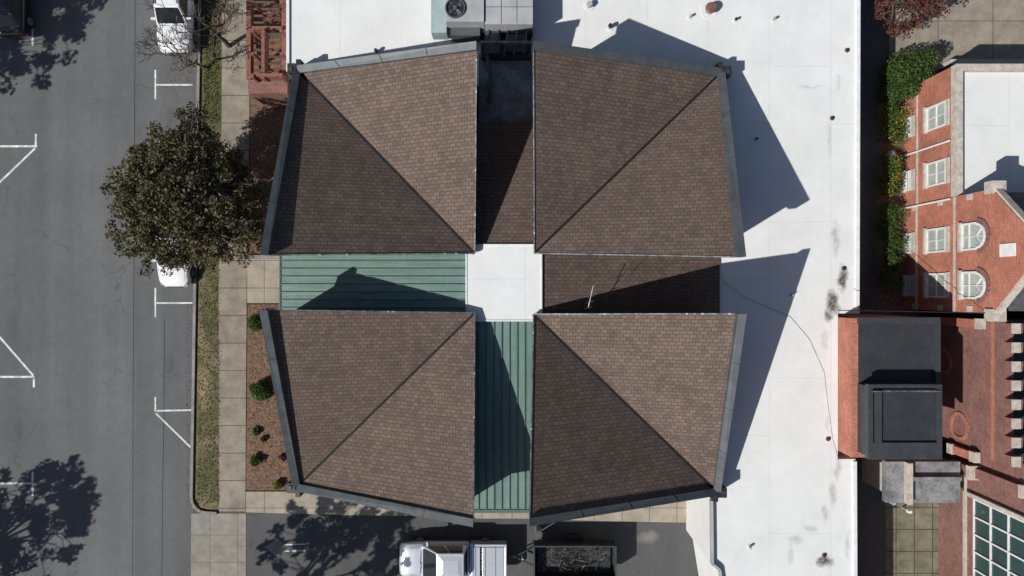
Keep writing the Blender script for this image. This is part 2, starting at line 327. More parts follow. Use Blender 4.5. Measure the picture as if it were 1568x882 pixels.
ln(mk,(-30,740),(48,740)); ln(mk,(50,722),(50,759)); ln(mk,(-30,57),(48,57)); ln(mk,(50,38),(50,70)); ln(mk,(237,-60),(237,-35)); ln(mk,(-30,910),(50,910))
mk.build('parking_markings')
sm=MB()
for pts in ([(252,489),(251,640),(249,760),(247,1000)],[(207,-60),(206,300),(204,560),(203,1000)]):
    for a,c in zip(pts[:-1],pts[1:]):
        (x0,y0),(x1,y1)=W(*a),W(*c); sm.add([(x0-.012,y0,.0075),(x0+.012,y0,.0075),(x1+.012,y1,.0075),(x1-.012,y1,.0075)],[(0,1,2,3)],'val')
sm.build('pavement_seams')
ar=MB(); ar.add([(*W(a,b_),.0125) for a,b_ in ((405,838),(424,826),(436,832),(436,844),(424,852))],[(0,1,2,3,4)],'gutter'); ln(ar,(436,834),(468,833),.07); ln(ar,(436,844),(468,843),.07)
ar.v=[(v[0],v[1],.0125) for v in ar.v]; ar.build('pavement_arrow')
# ---------------------------------------------------------------- main building
bld=empty('office_building')
HB,HC,HA=9.45,6.9,5.25
mods={'nw':((449,100),(729,61),(727,388),(397,390)),'ne':((1111,104),(817,60),(818,388),(1143,393)),
      'sw':((448,752),(724,809),(727,479),(396,475)),'se':((1104,759),(811,808),(817,481),(1144,481))}
for k,(a,b_,c,d) in mods.items():
    A=Vector((*W(*a,HA+.3),HA)); B=Vector((*W(*b_,HB+.3),HB)); C=Vector((*W(*c,HC),HC)); D=Vector((*W(*d,HB+.3),HB))
    cw=.31
    def lerp(p,q,dist): return p+(q-p)*(dist/(q-p).to_2d().length)
    B2=lerp(B,C,cw); D2=lerp(D,C,cw)
    u=(B-A).to_2d().normalized(); v=(D-A).to_2d().normalized(); A2=A.copy(); A2.x+=(u.x+v.x)*cw; A2.y+=(u.y+v.y)*cw; A2.z=HA+.10
    upA=.24; upB=.17; upD=.28
    Bs,Ds,As=B2.copy(),D2.copy(),A2.copy(); Bs.z-=.02; Ds.z-=.10; As.z-=.04
    m=MB()
    for T in ((As,Bs,C),(As,C,Ds)): m.prism([(p.x,p.y) for p in T],[p.z-.16 for p in T],[p.z for p in T],'shA')
    m.build(k+'_shingle_roof',bld)
    m=MB()
    for (p,q,q2,up) in ((A,B,B2,upB),(A,D,D2,upD)):
        m.prism([(p.x,p.y),(q.x,q.y),(q2.x,q2.y),(A2.x,A2.y)],[HA-.45,q.z-.45,q2.z-.45,A2.z-.45],[HA+upA,q.z+up,q2.z+up,A2.z+upA-.10],'cop')
        for i in range(1,4):
            t=i/4; o=p.lerp(q,t); n_=A2.lerp(q2,t); uu=upA+(up-upA)*t; m.beam((o.x,o.y,o.z+uu+.003),(n_.x,n_.y,n_.z+uu+.003-.1*(1-t)),.035,.014,'bcop')
    m.build(k+'_coping',bld)
    m=MB(); cen=(A+B+C+D)/4
    for (p,q) in ((Bs,C),(Ds,C)):
        m.beam(p,q,.055,.07,'drip')
        nn=9
        for i in range(nn): 
            t=(i+random.random())/nn
            if random.random()<.25:
                s_=p.lerp(q,t); m.beam(s_+Vector((0,0,.03)),s_+(q-p).normalized()*.09+Vector((0,0,.03)),.06,.02,'hvac')
    wv=.19 if k in('nw','se') else .11  # near-black strip along each valley, wider on nw and se
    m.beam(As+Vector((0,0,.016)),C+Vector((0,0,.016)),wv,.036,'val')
    m.build(k+'_edge_flashing',bld)
    m=MB(); ins=.22
    def inn(p): 
        w=Vector((cen.x-p.x,cen.y-p.y)); return (p.x+math.copysign(ins,w.x),p.y+math.copysign(ins,w.y))
    pts=[inn(A),inn(B),inn(C),inn(D)]
    m.prism([pts[0],pts[1],pts[2]],[0,0,0],[HA-.3,HB-.5,HC-.17],'wallbr'); m.prism([pts[0],pts[2],pts[3]],[0,0,0],[HA-.3,HC-.17,HB-.5],'wallbr')
    m.build(k+'_walls',bld)
    m=MB(); o=Vector((A.x-cen.x,A.y-cen.y)); sx=math.copysign(1,o.x); sy=math.copysign(1,o.y)
    m.box(A.x-.12*sx,A.x+.28*sx,A.y-.35*sy,A.y+.1*sy,HA-.7,HA+.30,'dark'); m.box(A.x-.35*sx,A.x-.13*sx,A.y-.05*sy,A.y+.28*sy,HA-.7,HA+.32,'dark')
    m.box(A.x+.04*sx,A.x+.2*sx,A.y-.25*sy,A.y-.09*sy,HA+.30,HA+.36,'bcop')
    m.cyl(A.x+.1*sx,A.y+.1*sy,.07,0,HA-.7,'dark',10); m.build(k+'_scupper',bld)
m=MB(); pa=P([(714,375),(829,375),(829,491),(714,491)],6.6); m.prism(pa,5.9,6.6,'white')
for (p,q) in zip(pa,pa[1:]+pa[:1]): m.beam((*p,6.6),(*q,6.6),.07,.06,'whiteedge')
m.build('central_flat_roof',bld)
m=MB(); x0,y1=W(430,386,6.45); x1,y0=W(716,482,6.45); m.box(x0,x1-.06,y0-.3,y1+.3,6.2,6.45,'greenx'); m.box(x0+.1,x1,y0-.2,y1+.2,.1,6.2,'wallbr')
for i in range(9): 
    y=y0-.1+(i+.2)*(y1-y0+.2)/8.6; m.box(x0+.01,x1-.07,y-.02,y+.02,6.45,6.50,'rib')
m.box(x0-.06,x0-.002,y0-.3,y1+.3,6.2,6.49,'rib'); m.build('west_green_roof',bld)
m=MB(); x0,y1=W(731,489,6.45); x1,y0=W(813,780,6.45); m.box(x0-.3,x1+.3,y0,y1-.05,6.2,6.45,'greeny'); m.box(x0-.2,x1+.2,y0+.1,y1-.1,0,6.2,'wallbr'); m.box(x0-.3,x1+.3,y0-.15,y0-.003,6.1,6.49,'rib')
for i in range(8):
    x=x0-.05+(i+.3)*(x1-x0+.2)/7.5; m.box(x-.02,x+.02,y0+.01,y1-.06,6.45,6.50,'rib')
x0,y0=W(728,794,3.0); x1,y1=W(812,781,3.0); m.box(x0,x1,y0,y1+1.0,2.7,3.0,'walk2'); m.build('south_green_roof',bld)
m=MB()
xa,_=W(827,0,6.5); xb,_=W(1102,0,4.6); ya=W(0,384,6)[1]; yb=W(0,486,6)[1]
m.prism([(xa,yb),(xb,yb),(xb,ya),(xa,ya)],[3,3,3,3],[6.55,4.62,4.62,6.55],'shB'); m.build('east_shingle_roof',bld)
m=MB(); xa=W(730,0,6)[0]; xb=W(820,0,6)[0]; yt=W(0,190,5.5)[1]; yb=W(0,377,6.5)[1]
m.prism([(xa,yb),(xb,yb),(xb,yt),(xa,yt)],[3,3,3,3],[6.5,6.5,5.55,5.55],'shB'); m.build('north_shingle_roof',bld)
m=MB(); hw=4.5
up_=P([(440,-500),(1318,-500),(1316,0),(1314,480),(1283,480),(1283,703),(1310,703),(1312,1200),(1150,1200),(1097,868),(1087,862),(1086,745),(1000,700),(1000,150),(440,112)],hw)
m.prism(up_,0,hw,'white'); m.build('white_flat_roof',bld)
m=MB()
def edge(pts,w=.22,h=.10,mt='whiteedge'):
    q=P(pts,hw)
    for a,c in zip(q[:-1],q[1:]): m.beam((*a,hw+h/2),(*c,hw+h/2),w,h,mt)
edge([(1315,-500),(1312,480)],.16); edge([(1308,706),(1310,1200)],.16); edge([(441.5,-500),(441.5,110)],.14)
edge([(1088,765),(1089,861)],.12,.25,'hvac'); edge([(1089,861),(1100,870),(1150,1200)],.12,.25,'hvac')
m.build('roof_edge_trim',bld)
m=MB(); m.prism(P([(733,84),(817,84),(817,195),(733,195)],4.53),4.504,4.53,'gray'); 
x0,y1=W(737,50,4.6); x1,y0=W(813,92,4.6)
m.box(x0,x1,y0,y1,4.5,4.9,'dark'); m.box(x0+.2,x0+.9,y0+.1,y1-.3,4.9,5.3,'cop'); m.box(x0+1.2,x1-.2,y0+.2,y1-.1,4.9,5.2,'bcop')
for i in range(5): m.beam((x0+.2+i*.45,y0,5.4),(x0+.4+i*.45,y1,5.4),.06,.06,'cop')
m.tube([(x0,y0+.5,5.55),(x1,y0+.5,5.55)],[.08,.08],'drip',8); m.tube([(x0+.3,y0+.2,5),(x0+.5,y0-1.2,4.7),(x0+.4,y0-2,4.62)],[.1,.1,.1],'cop',8)
m.build('mechanical_well',bld)
def vent(px,py,r,h,mt,name='roof_vent'):
    x,y=W(px,py,hw+h); b=MB(); b.cyl(x,y,r,hw,hw+h*.7,'hvac',14); b.cyl(x,y,r*1.35,hw+h*.7,hw+h,mt,14,r*1.1); b.ring(x,y,r*1.0,r*2.0,hw,hw+.03,'whiteedge'); b.build(name)
vent(1090,10,.20,.5,'rust'); vent(575,76,.07,.35,'dark'); vent(935,38,.08,.4,'dark'); vent(1058,23,.05,.3,'hvac'); vent(1187,27,.05,.3,'hvac'); vent(903,5,.12,.35,'hvac')
vent(1214,452,.05,.3,'hvac'); vent(1128,28,.05,.3,'dark'); vent(1160,212,.05,.3,'dark'); vent(1150,840,.05,.25,'hvac')
for q in ((1297,77),(1274,181),(1292,411),(1268,672),(1262,850)):
    x,y=W(*q,hw); b=MB(); b.cyl(x,y,.12,hw+.003,hw+.05,'rust',14,.10); b.cyl(x,y,.07,hw+.05,hw+.09,'dark',12); b.build('roof_drain')
hv=empty('rooftop_hvac_unit'); m=MB(); t=6.2
def bx(x0p,x1p,y0p,y1p,z0,z1,mt): 
    x0,y1=W(x0p,y0p,z1); x1,y0=W(x1p,y1p,z1); m.box(x0,x1,y0,y1,z0,z1,mt)
bx(660,684,-40,50,4.7,5.6,'hvacb'); bx(682,741,-20,33,4.7,t,'hvac'); bx(742.5,816,-60,37,4.7,t-.1,'hvac')
bx(690,735,38,54,4.6,5.5,'cop'); bx(737,816,40,50,4.6,5.3,'bcop')
for x in (767,791): bx(x,x+.8,-60,36,t-.1,t-.085,'cop')
bx(743,815,10,10.8,t-.1,t-.08,'cop')
for (a,c) in ((664,-20),(664,40),(700,40),(800,30)):
    x,y=W(a,c,4.6); m.box(x-.1,x+.1,y-.1,y+.1,4.5,4.7,'dark')
m.build('cabinets',hv,bevel=.015)
m=MB(); fx,fy=W(697,13,t); m.cyl(fx,fy,.40,t+.003,t+.02,'dark',28); m.ring(fx,fy,.40,.46,t,t+.10,'cop')
for i in range(4):
    a=2*math.pi*i/4+.5; p=lambda r,da,z:(fx+r*math.cos(a+da),fy+r*math.sin(a+da),z)
    m.add([p(.1,0,t+.03),p(.37,-.1,t+.03),p(.37,.45,t+.09),p(.1,.7,t+.06)],[(0,1,2,3)],'cop')
m.cyl(fx,fy,.09,t+.03,t+.12,'drip',14)
m.ring(fx,fy,.25-.005,.25+.005,t+.125,t+.133,'cop')
m.build('fan',hv)
an=empty('roof_antenna'); m=MB(); x,y=W(897,470,6.2); m.tube([(x,y,5.8),(x,y,7.3)],[.025,.02],'drip',6)
x2,y2=W(909,437,7.6); m.tube([(x,y,7.2),(x2,y2,7.5)],[.02,.015],'drip',5)
for t_ in (.0,.25,.5,.75): 
    cx=x+(x2-x)*t_; cy=y+(y2-y)*t_; m.tube([(cx-.16,cy-.04,7.25+t_*.2),(cx+.16,cy+.04,7.25+t_*.2)],[.010,.010],'drip',4)
m.build('mast',an)
def cable(name,pts,r=.012,mt='dark'):
    m=MB(); m.tube(pts,[r]*len(pts),mt,4); m.build(name)
def arc(a,b_,sag,n=14):
    a=Vector(a);b_=Vector(b_); return [a.lerp(b_,i/n)-Vector((0,0,sag*4*(i/n)*(1-i/n))) for i in range(n+1)]
cable('roof_cable',[(*W(a,c,hw+.02),hw+.02) for a,c in ((1106,430),(1140,455),(1175,470),(1210,485),(1240,520),(1262,570),(1268,620),(1275,672),(1283,700))],.009,'drip')
cable('overhead_cable',arc((*W(975,396,7.6),7.6),(*W(940,440,6.6),6.6),.3))
cable('overhead_cable',arc((*W(1283,475,6.2),6.2),(*W(1540,480,6.8),6.8),.3),.02)
b=MB(); b.box(*(W(1070,0,1)[0],W(1084,0,1)[0]),W(0,800,1)[1],W(0,770,1)[1],0,1.0,'brick2'); b.build('brick_pier')
# ---------------------------------------------------------------- stair tower at the right
st=empty('stair_tower'); m=MB()
x0=15.7; x1=W(1436,0,5.9)[0]; yt=W(0,488,5.9)[1]; ym=W(0,588,5.9)[1]; yb=W(0,702,6)[1]
m.box(x0,x1,yb,yt,0,5.8,'brick'); m.build('walls',st)
m=MB(); m.box(x0+.3,x1,ym-.2,yt-.0,5.803,5.86,'black')
for (a,b_,c,d) in ((x0+.22,x1+.05,yt-.22,yt+.06),(x1-.17,x1+.06,ym,yt-.225)): m.box(a,b_,c,d,5.86,6.02,'bcop')
m.build('lower_roof',st)
m=MB(); X0,Y1=W(1305,589,6.9); X1,Y0=W(1444,704,6.9)
X0=x0+.02; m.box(X0+.25,X1-.1,Y0+.1,Y1-.1,5.7,6.62,'bcop')
X0+=.2
for (a,b_,c,d) in ((X0,X1,Y1-.16,Y1),(X0,X1,Y0,Y0+.75),(X0,X0+.22,Y0+.753,Y1-.163),(X0+.30,X0+.62,Y0+.753,Y1-.3),(X1-.22,X1,Y0+.753,Y1-.163)): m.box(a,b_,c,d,6.6,6.85,'bcop')
m.box(X0+.65,X1-.24,Y0+.76,Y1-.25,6.623,6.72,'black'); m.beam((X0+.1,Y1-.3,6.9),(X1-.1,Y1-.3,6.9),.05,.05,'drip'); m.build('upper_roof',st)
# ---------------------------------------------------------------- brick church complex
ch=empty('brick_church'); wx=21.46
m=MB(); ny0,ny1=4.45,10.8
m.box(wx,45,ny0,ny1,0,4.0,'brick'); 
m.box(wx-.02,wx+.3,ny0,ny1+.02,4.0,4.42,'stone'); m.box(wx+.302,45,ny1-.3,ny1+.02,4.0,4.42,'stone'); m.box(wx+.3,45,ny0,ny1-.302,4.0,4.12,'white')
m.box(wx-.05,wx-.003,ny0,ny1,1.15,1.27,'stone')
m.build('north_wing',ch)
gy0,gy1=-1.14,4.42; gm=(gy0+gy1)/2; ze,zr=6.9,9.9
m=MB(); t=.4
def gab(x0,x1,y0,y1,ze,zr,mt,zb=0):
    yc=(y0+y1)/2
    vs=[(x0,y0,zb),(x0,y1,zb),(x0,y1,ze),(x0,yc,zr),(x0,y0,ze),(x1,y0,zb),(x1,y1,zb),(x1,y1,ze),(x1,yc,zr),(x1,y0,ze)]
    m.add(vs,[(4,3,2,1,0),(5,6,7,8,9),(0,1,6,5),(1,2,7,6),(2,3,8,7),(3,4,9,8),(4,0,5,9)],mt)
gab(wx-.03,wx+t,gy0,gy1,ze,zr,'brick')
m.build('gable_front',ch)
m=MB(); gab(wx+t+.003,45,gy0+.1,gy1-.1,ze-.35,zr-.4,'slate')
m.build('gable_roof',ch)
m=MB()
for (ya,yb_) in ((gy0,gm),(gy1,gm)): m.beam((wx+.17,ya,ze+.06),(wx+.17,yb_,zr+.06),.3,.12,'stone')
m.box(wx-.15,wx+.5,gy1-.2,gy1+.35,ze-.35,ze+.15,'stone'); m.box(wx-.15,wx+.5,gy0-.35,gy0+.2,ze-.35,ze+.15,'stone')
m.box(wx-.08,wx-.033,gy0,gy1,1.15,1.27,'stone'); m.box(wx-.08,wx-.033,gy0,gy1,4.25,4.37,'stone')
m.box(wx-.10,wx-.033,gm-.28,gm+.28,7.45,8.35,'wframe')
for zz in (5.2,3.0,.8): 
    for yy in (gy0+.02,gy1-.3): m.box(wx-.06,wx-.032,yy,yy+.28,zz,zz+.4,'stone')
m.build('gable_stonework',ch)
def window(x,yc,w,z0,z1,arch=False,mt='blind',name='window'):
    m=MB(); y0,y1=yc-w/2,yc+w/2; f=.09
    if arch:
        r=w/2; zc=z1-r; n=10
        outer=[(yc+r*math.cos(math.pi*i/n),zc+r*math.sin(math.pi*i/n)) for i in range(n+1)]
        poly=[(y0,z0)]+[(y1,z0)]+outer
        vs=[(x-.06,a,c) for a,c in poly]; m.add(vs,[tuple(range(len(vs)))[::-1]],mt)
        for i in range(n):
            m.beam((x-.09,*outer[i]),(x-.09,*outer[i+1]),.1,.1,'wframe',(1,0,0)); 
        r2=r+.17; o2=[(yc+r2*math.cos(math.pi*i/n),zc+r2*math.sin(math.pi*i/n)) for i in range(n+1)]
        for i in range(n): m.beam((x-.05,*o2[i]),(x-.05,*o2[i+1]),.2,.08,'brick2',(1,0,0))
        for a in (.25,.5,.75): m.beam((x-.09,yc,zc),(x-.09,yc+r*math.cos(math.pi*a),zc+r*math.sin(math.pi*a)),.035,.05,'wframe',(1,0,0))
        top=zc
    else:
        m.box(x-.06,x-.034,y0,y1,z0,z1,mt); top=z1
        m.box(x-.12,x-.035,y0-.12,y1+.12,z1-.0,z1+.2,'stone'); m.box(x-.12,x-.034,y0,y1,z1-f,z1-.002,'wframe')
    m.box(x-.12,x-.035,y0-f,y0,z0,top,'wframe'); m.box(x-.12,x-.035,y1,y1+f,z0,top,'wframe'); m.box(x-.12,x-.061,y0,y1,z0,z0+f,'wframe')
    zc2=(z0+top)/2; m.box(x-.10,x-.061,y0,y1,zc2-.03,zc2+.03,'wframe'); m.box(x-.097,x-.0615,yc-.02,yc+.02,z0+f,top-f if not arch else top,'wframe')
    m.box(x-.2,x-.035,y0-.15,y1+.15,z0-.14,z0-.002,'stone'); m.build(name,ch)
for yc in (8.64,5.78,2.4,.13): window(wx,yc,1.05,2.15,3.75); window(wx,yc,.9,.25,.85)
for yc in (2.4,.13): window(wx-.03,yc,1.1,4.95,6.55,True)
m=MB(); 
for yy in (7.2,4.35): m.tube([(wx-.1,yy,0),(wx-.1,yy,4.0)],[.05,.05],'wframe',8)
m.build('downspouts',ch)
wx2=22.4; m=MB(); sy1,sy0=-1.5,-8.0
m.box(wx2,45,sy0,sy1,0,6.0,'brick2'); m.box(wx2,wx2+.4,sy0,sy1,6.0,6.35,'brick2'); m.box(wx2+.4,45,sy0,sy1,6.003,6.05,'black')
m.box(wx2-.06,wx2-.003,sy0,sy1,5.5,5.65,'brick')
y=sy1-.1
while y>sy0+.4:
    m.box(wx2-.04,wx2+.44,y-.42,y,6.35,6.85,'brick2'); m.box(wx2-.08,wx2+.30,y-.44,y+.02,6.85,6.93,'stone'); y-=.85
m.build('crenellated_wing',ch)
m=MB()
for (yc,zc,r) in ((-3.8,1.9,.6),(-6.9,3.2,.62)):
    n=24
    for i in range(n):
        a,b_=2*math.pi*i/n,2*math.pi*(i+1)/n
        m.beam((wx2-.03,yc+r*math.cos(a),zc+r*math.sin(a)),(wx2-.03,yc+r*math.cos(b_),zc+r*math.sin(b_)),.16,.08,'brick',(1,0,0))
for yy,zz in ((-1.7,5.0),(-8.1,1.2),(-8.1,4.6),(-8.1,2.9)): m.box(wx2-.35,wx2-.065,yy-.25,yy+.25,zz-.2,zz+.2,'stone'); m.box(wx2-.30,wx2-.004,yy-.2,yy+.2,0,zz-.2,'brick')
m.build('buttresses',ch)
m=MB(); wx3=23.3
m.box(wx3,45,-24,-8.02,0,8.5,'brick2'); m.box(wx3-.1,wx3+.5,-24,-8.02,8.5,8.7,'stone')
for yy in (-9.2,-16.5): m.box(wx3-.55,wx3-.003,yy-.3,yy+.3,0,3.2,'brick2'); m.box(wx3-.6,wx3-.003,yy-.35,yy+.35,3.2,3.45,'stone'); m.box(wx3-.3,wx3-.003,yy-.25,yy+.25,3.45,6.4,'brick2'); m.box(wx3-.35,wx3-.003,yy-.3,yy+.3,6.4,6.6,'stone')
m.box(wx3-.1,wx3-.003,-8.9,-8.02,1.2,1.4,'stone')
m.box(wx3-.1,wx3-.003,-16.1,-9.6,2.2,2.4,'stone'); m.build('nave_wall',ch)
m=MB(); m.box(wx3-.05,wx3-.004,-15,-10.6,3.0,6.6,'grglass'); 
for i in range(6):
    yy=-15+i*.88; m.box(wx3-.12,wx3-.051,yy-.04,yy+.04,3.0,6.6,'wframe')
for zz in (3.0,4.2,5.4,6.5): m.box(wx3-.115,wx3-.0515,-15,-10.6,zz,zz+.07,'wframe')
m.box(wx3-.2,wx3-.005,-15.25,-15.05,2.6,6.7,'stone'); m.box(wx3-.2,wx3-.005,-10.55,-10.35,2.6,6.7,'stone'); m.build('nave_window',ch)
m=MB(); p0=W(1357,707,3.0); p1=W(1443,770,3.0)
m.box(p0[0],p1[0]+.9,p1[1],p0[1],2.6,3.0,'gray'); m.box(p0[0]+.3,p1[0]+.6,p1[1]+.3,p0[1]-.3,0,2.6,'wallwht'); m.box(p0[0]+.9,p0[0]+1.15,p1[1],p0[1],3.0,3.35,'stone'); m.box(p0[0]+1.2,p1[0]+.8,p0[1]-.9,p0[1]-.7,3.0,3.3,'gray'); m.build('porch',ch)
b=MB(); x,y=W(1394,784,.8); b.cyl(x,y,.05,0,.6,'hvac',10); b.cyl(x,y,.12,.6,.85,'wframe',14,.08); b.build('path_light')
b=MB(); x,y=W(1353,740,0); b.box(x-.06,x+.06,y-.9,y+.9,0,1.1,'hvacb'); b.box(x-.09,x+.09,y-.95,y-.9,0,1.2,'dark'); b.build('alley_gate')
# ---------------------------------------------------------------- red porch
rp=empty('red_timber_porch'); m=MB()
def rb(x0p,x1p,y0p,y1p,z0,z1,mt='redwood'):
    x0,y1=W(x0p,y0p,z1); x1,y0=W(x1p,y1p,z1); m.box(x0,x1,y0,y1,z0,z1,mt)
rb(380,440,122,143,0,2.6,'brick2'); rb(377,384,-60,121,2.2,2.6); rb(431,438,-60,121,2.2,2.6)
for i in range(17):
    y=-58+i*10.5
    if 38<y<56: continue
    rb(386,430,y,y+5.5,2.3-.04*i,2.42-.04*i)
rb(385,432,40,45,2.3,2.75); rb(400,405,46,120,2.6,3.2); rb(385,432,112,117,2.45,3.3)
for y in (-40,0,45,80,115): rb(384,388,y,y+4,0,3.4); rb(428,432,y,y+4,0,3.4)
m.build('timber_frame',rp)
# ---------------------------------------------------------------- foliage
def leaves(name,clumps,size,mt,parent=None,flatz=1.0):
    cs=[];
    for (c,r,n) in clumps:
        d=rng.normal(size=(n,3)); d/=np.linalg.norm(d,axis=1)[:,None]; rad=r*rng.random(n)**.45
        p=d*rad[:,None]; p[:,2]*=flatz; cs.append(p+np.array(c))
    c=np.concatenate(cs); n=len(c)
    u=rng.normal(size=(n,3)); u/=np.linalg.norm(u,axis=1)[:,None]; w=rng.normal(size=(n,3)); v=np.cross(u,w); v/=np.linalg.norm(v,axis=1)[:,None]
    s=size*(.6+.8*rng.random(n))[:,None]
    vs=np.stack([c-u*s,c-v*s*.55,c+u*s,c+v*s*.55],1).reshape(-1,3)
    me=bpy.data.meshes.new(name); me.vertices.add(n*4); me.vertices.foreach_set('co',vs.ravel()); me.loops.add(n*4); me.loops.foreach_set('vertex_index',np.arange(n*4))
    me.polygons.add(n); me.polygons.foreach_set('loop_start',np.arange(0,n*4,4)); me.polygons.foreach_set('loop_total',np.full(n,4)); me.update(calc_edges=True)
    me.materials.append(M[mt]); ob=bpy.data.objects.new(name,me); scene.collection.objects.link(ob)
    if parent: ob.parent=parent
    return ob
def tree(name,base,cen,R,Rz,nclump,nleaf,lsize,mt,crad=.55,trunk=.22,seed=1):
    rnd=random.Random(seed); e=empty(name,(0,0,0)); m=MB(); cl=[]
    b0=Vector((*base,0)); c=Vector(cen); fork=b0.lerp(Vector((c.x,c.y,c.z-Rz*.7)),.85)
    m.tube([b0,b0.lerp(fork,.5)+Vector((.06,.03,0)),fork],[trunk,trunk*.8,trunk*.62],'bark',10)
    pts=[]
    while len(pts)<nclump:
        a=rnd.uniform(0,6.28); z=rnd.uniform(-.75,1); 
        lob=1+.11*math.sin(a*3+seed)+.08*math.sin(a*5+seed*2)+.06*math.sin(a*9)
        rr=(rnd.random()**.5)*math.sqrt(max(0,1-z*z))*lob
        if rr<.45 and z<.25: continue
        pts.append(Vector((c.x+R*rr*math.cos(a),c.y+R*rr*math.sin(a),c.z+Rz*z)))
    mains=[]
    for i in range(8):
        a=i*.785+rnd.uniform(-.3,.3); q=Vector((c.x+R*.55*math.cos(a),c.y+R*.55*math.sin(a),c.z+Rz*rnd.uniform(-.2,.5)))
        md=fork.lerp(q,.5)+Vector((0,0,.3)); m.tube([fork,md,q],[trunk*.45,trunk*.3,trunk*.14],'bark',7); mains.append((md,q))
    for p in pts:
        md,q=min(mains,key=lambda t:(t[1]-p).length); s=md.lerp(q,rnd.uniform(.3,1)); mid=s.lerp(p,.5)+Vector((rnd.uniform(-.2,.2),rnd.uniform(-.2,.2),rnd.uniform(0,.25)))
        tip=p+(p-c).normalized()*rnd.uniform(0,.35)
        m.tube([s,mid,p,tip],[.04,.025,.014,.005],'bark',4); cl.append((p,crad*rnd.uniform(.6,1.3),int(nleaf*rnd.uniform(.5,1.4))))
    m.build('branches',e); leaves('crown',cl,lsize,mt,e,.75); return e
tx,ty=W(286,306,4.3)
tree('street_tree',W(332,325),(tx,ty,4.2),3.72,2.5,520,92,.078,'canopy',.42,.22,3)
def offtree(shx,shy,h,R,seed,n=120,nl=60):
    x,y=W(shx,shy); x-=.93*h; y-=.57*h; tree('street_tree',(x,y),(x,y,h),R,R*.7,n,nl,.15,'canopy',.42,.2,seed)
offtree(52,795,7,3.2,11,100); offtree(45,35,7.2,3.1,12,130); offtree(520,862,8.5,3.9,13,130)
def bare(name,base,h,seed,spread=1.0,depth=6,tilt=(0,0),r0=.1):
    rnd=random.Random(seed); m=MB()
    def grow(p,d,L,r,k):
        q=p+d*L; mid=p.lerp(q,.5)+Vector((rnd.uniform(-1,1),rnd.uniform(-1,1),0))*L*.06
        m.tube([p,mid,q],[r,r*.85,r*.7],'twig',5 if k>2 else 3)
        if k==0: return
        for i in range(rnd.choice((2,3,3))):
            dd=(d+Vector((rnd.uniform(-1,1)*spread,rnd.uniform(-1,1)*spread,rnd.uniform(-.15,.35)))).normalized()
            grow(q,dd,L*rnd.uniform(.64,.88),max(.012,r*.66),k-1)
    grow(Vector((*base,0)),Vector((tilt[0],tilt[1],1)).normalized(),h*.32,r0,depth); m.build(name)
bare('bare_tree',W(352,72),4.8,5,1.0,6,(.02,.02),.14); bare('bare_tree',W(322,105),3.2,9,1.1,6,(-.45,.0),.10)
x,y=W(285,95,2.4); leaves('new_buds',[((x+rng.normal()*.5,y+rng.normal()*.5,2.4+rng.normal()*.4),.35,22) for _ in range(14)],.04,'drygrass').parent=bpy.data.objects['bare_tree.001']
def shrub(name,px,py,r,h,mt,n=900,ls=.05):
    x,y=W(px,py,h*.6); cl=[((x,y,h*.5),r,n)]+[((x+rng.normal()*r*.45,y+rng.normal()*r*.45,h*.5+rng.random()*h*.3),r*.5,n//5) for _ in range(4)]
    e=empty(name); leaves('foliage',cl,ls,mt,e,h/(2*r)+.25); m=MB()
    for i in range(5): m.tube([(x,y,0),(x+rng.normal()*r*.3,y+rng.normal()*r*.3,h*.7)],[.025,.01],'bark',4)
    m.build('stems',e)
shrub('round_shrub',400,600,.52,1.0,'green',2200,.045); shrub('round_shrub',392,494,.5,.9,'green',1800); shrub('small_shrub',390,706,.28,.5,'green',500); shrub('small_shrub',392,662,.2,.4,'green',300)
shrub('small_shrub',425,743,.25,.5,'yellow',350); shrub('small_shrub',404,672,.18,.3,'redleaf',250); shrub('small_shrub',432,700,.18,.3,'redleaf',250)
shrub('large_bush',1388,108,1.15,2.2,'green',6000,.06); shrub('large_bush',1366,140,.6,1.6,'green',2000,.06)
def hedge(name,px0,px1,py0,py1,h,mts):
    e=empty(name)
    for j,mt in enumerate(mts):
        cl=[]
        for i in range(int((py1-py0)/7)):
            py=py0+(py1-py0)*(i+.5)/((py1-py0)/7)
            x,y=W(random.uniform(px0+6,px1-6),py+random.uniform(-5,5),h*.6); cl.append(((x,y,h*.55+random.uniform(-.2,.2)),random.uniform(.28,.52),int(420/len(mts))))
        leaves('foliage_%d'%(j+1),cl,.055,mt,e,1.1)
    m=MB()
    for i in range(12):
        x,y=W((px0+px1)/2,py0+(py1-py0)*(i+.5)/12,0); m.tube([(x,y,0),(x+.1,y,h*.6)],[.03,.015],'bark',4)
    m.build('stems',e)
hedge('hedge',1350,1386,158,215,1.3,['green','yellow','green']); hedge('hedge',1349,1386,240,300,1.3,['green','yellow','green']); hedge('hedge',1350,1384,312,440,1.4,['green','green'])
e=empty('flower_pot'); m=MB(); x,y=W(1369,237,.6); m.cyl(x,y,.2,0,.4,'stone',14,.28); m.cyl(x,y,.22,.4,.5,'wframe',12,.15); m.build('pot',e)
cx,cy=W(1385,-5,3); tree('red_maple',W(1375,-30),(cx,cy,3.2),1.9,1.2,90,90,.07,'redleaf',.4,.1,31)
def scatter(name,poly_fn,n,size,mt,z):
    pts=np.array([(*W(*poly_fn()),z) for _ in range(n)]); leaves(name,[(p,.03,1) for p in pts],size,mt,None,.6)
def vg(a,b_): 
    def f():
        py=random.uniform(a,b_); return (random.uniform(KX(py)+6,338),py)
    return f
scatter('grass_tufts',vg(-20,190),2600,.05,'grassb',.13); scatter('grass_tufts',vg(400,770),1300,.045,'grassb',.13)
scatter('leaf_litter',vg(400,775),1300,.04,'drygrass',.13)
scatter('leaf_litter',lambda:(random.uniform(382,436),random.uniform(470,748)),700,.045,'drygrass',.12)
